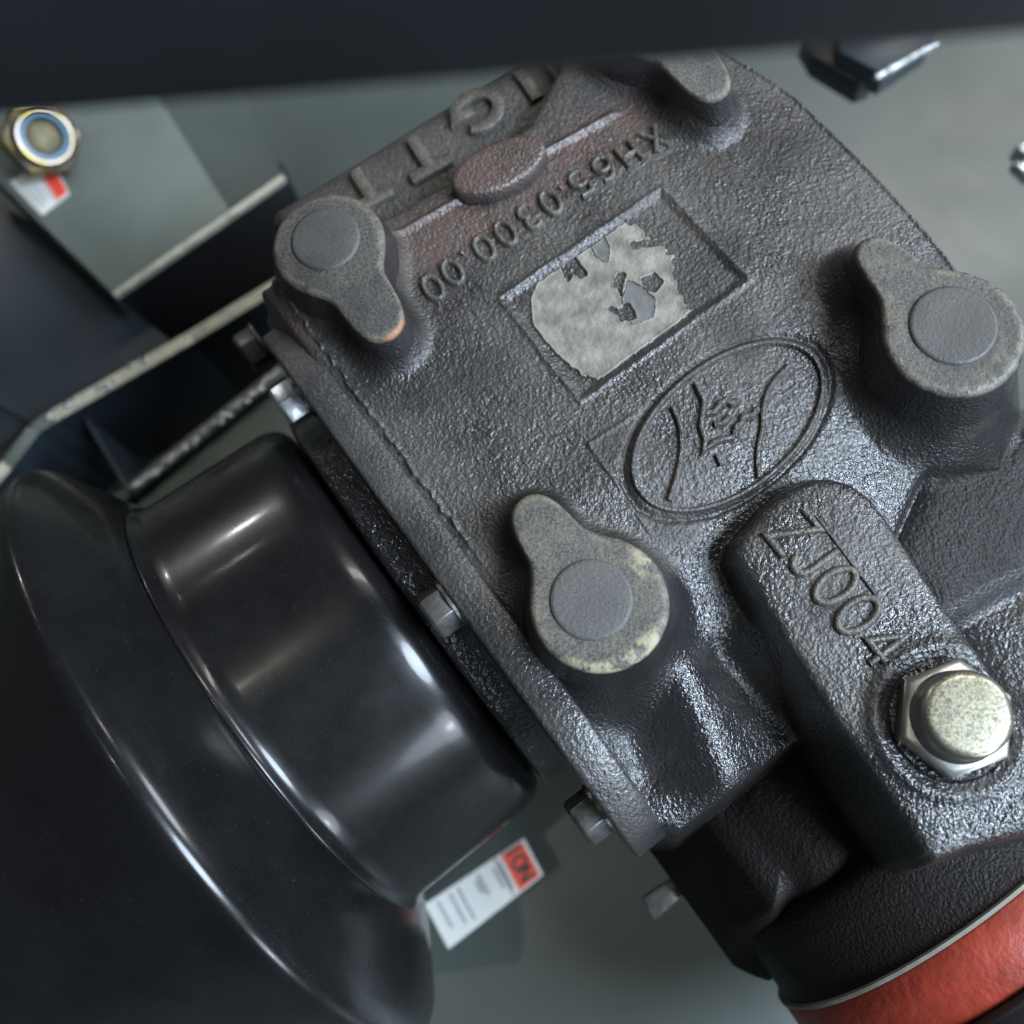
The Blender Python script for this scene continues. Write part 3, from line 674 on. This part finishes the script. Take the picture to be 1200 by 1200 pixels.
# cable clip under the flange
zE = -420
clip = thing('cable_clip', 'small grey stepped metal clip sticking out below the flange of the gearbox', 'clip', P(800, 1040, zE - 40))
V, F = prism_geo([P(x, y, zE) for x, y in [(752, 1052), (806, 1016), (814, 1038), (766, 1080)]], -Z3 * 16); mk('clip_foot', V, F, M['bolt_black'], clip, bevel=3)
V, F = prism_geo([P(x, y, zE + 22) for x, y in [(762, 985), (778, 978), (806, 1018), (790, 1026)]], -Z3 * 14); mk('clip_arm', V, F, M['bolt_black'], clip, bevel=3)
V, F = prism_geo([P(x, y, zE + 6) for x, y in [(805, 1040), (822, 1030), (836, 1052), (820, 1062)]], -Z3 * 18); mk('clip_tab', V, F, M['bolt_black'], clip, bevel=3)

# nut with blue nylon ring
nc = P(52, 160, -470); s = dscale(nc)
nax = CAM - nc; nax = nax / np.linalg.norm(nax) + 0.10 * Xw; nax = nax + RW.T[0] * 0; nax += A3 * 0.18 - B3 * 0.1; nax /= np.linalg.norm(nax)
nu = np.cross(nax, Z3); nu /= np.linalg.norm(nu); nv = np.cross(nax, nu)
nut = thing('lock_nut', 'yellow zinc lock nut with blue nylon ring at the left under the black bar', 'nut', nc - nax * 60)
V, F = bolt_geo(nc - nax * 50, nax, nu, nv, 48 * s, 36, 0.3); mk('hex_body', V, F, M['yzinc'], nut, bevel=3, bseg=3, sharp=40)
V, F = lathe_geo([(-12, 36 * s), (0, 36 * s), (6, 33 * s), (8, 30 * s), (6, 27.5 * s), (-2, 27 * s)], nc, nax, nu, nv, 48); mk('collar', V, F[:-2], M['yzinc'], nut, sharp=60)
V, F = lathe_geo([(-4, 28 * s), (3, 27 * s), (4, 22 * s), (-4, 20 * s)], nc, nax, nu, nv, 48); mk('nylon_ring', V, F[:-2], M['nylon'], nut, sharp=60)
V, F = lathe_geo([(-40, 21 * s), (-9, 20.5 * s), (-5, 17 * s), (-5, 0.01)], nc, nax, nu, nv, 40); mk('stud', V, F[:-1], M['stud'], nut, sharp=40)
V, F = lathe_geo([(-300, 21 * s), (-50, 21 * s)], nc, nax, nu, nv, 24); mk('stud_shank', V, F, M['yzinc'], nut, sharp=40)

# warning labels
def label_thing(label, corners, z, redfrac, letters, lines):
    c = [P(x, y, z) for x, y in corners]           # c0 -> c1 along the long side, c3 opposite c0
    ctr = sum(c) / 4
    L = thing('warning_label', label, 'label', ctr, 'warning labels on the grey panels')
    f = lambda u, v, h=0.0: (c[0] * (1 - u) + c[1] * u) * (1 - v) + (c[3] * (1 - u) + c[2] * u) * v + Z3 * h
    def quad(name, u0, u1, v0, v1, h, t, mat):
        V, F = prism_geo([f(u0, v0, h), f(u1, v0, h), f(u1, v1, h), f(u0, v1, h)], -Z3 * t); return mk(name, V, F, mat, L, sharp=30)
    quad('label_sheet', 0, 1, 0, 1, 3, 3, M['white'])
    quad('red_band', 1 - redfrac, .97, .05, .95, 4.2, .9, M['redlabel'])
    quad('band_rule', .93 - redfrac, .95 - redfrac, .04, .96, 4.2, .9, M['greyink'])
    for u0, u1, v0, v1 in lines: quad('text_line', u0, u1, v0, v1, 4.2, .9, M['greyink'])
    for ch, u, v, h in letters:                    # flat print reading along v
        r = f(u, v + .01) - f(u, v); r /= np.linalg.norm(r); uu = f(u + .01, v) - f(u, v); uu /= np.linalg.norm(uu)
        hh = h * np.linalg.norm(c[1] - c[0]); o0_ = f(u, v, 4.6); parts = []
        for s_ in FONT[ch]:
            cl = s_[-1] == 'c'; pp = [np.array(p) for p in (s_[:-1] if cl else s_)]
            if cl: pp.append(pp[0])
            for a_, b_ in zip(pp[:-1], pp[1:]):
                pa = o0_ + r * (a_[0] - .3) * hh + uu * (a_[1] - .5) * hh; pb = o0_ + r * (b_[0] - .3) * hh + uu * (b_[1] - .5) * hh
                d_ = pb - pa; l_ = np.linalg.norm(d_)
                if l_ < 1e-6: continue
                n_2 = np.cross(Z3, d_ / l_) * hh * .10; parts.append(([pa - n_2, pb - n_2, pb + n_2, pa + n_2], [(0, 1, 2, 3)]))
        V, F = merge(parts); mk('printed_letter', V, F, M['ink'], L)
    return L
label_thing('white and red warning label with grey text lines below the black guard cup', [(498, 1060), (614, 982), (637, 1025), (526, 1112)], -800, .24,
            [('I', .87, .12, .13), ('O', .87, .40, .13), ('N', .87, .72, .13)], [(.70, .73, .15, .8), (.64, .67, .2, .7), (.50, .53, .12, .6), (.46, .49, .2, .5), (.30, .325, .1, .85), (.22, .245, .1, .8), (.10, .125, .1, .7)])
label_thing('small white and red warning label on the shelf below the yellow nut', [(12, 214), (62, 188), (82, 228), (50, 253)], zA + 4, .38, [], [(.12, .16, .1, .9), (.26, .29, .1, .9), (.38, .41, .1, .8)])
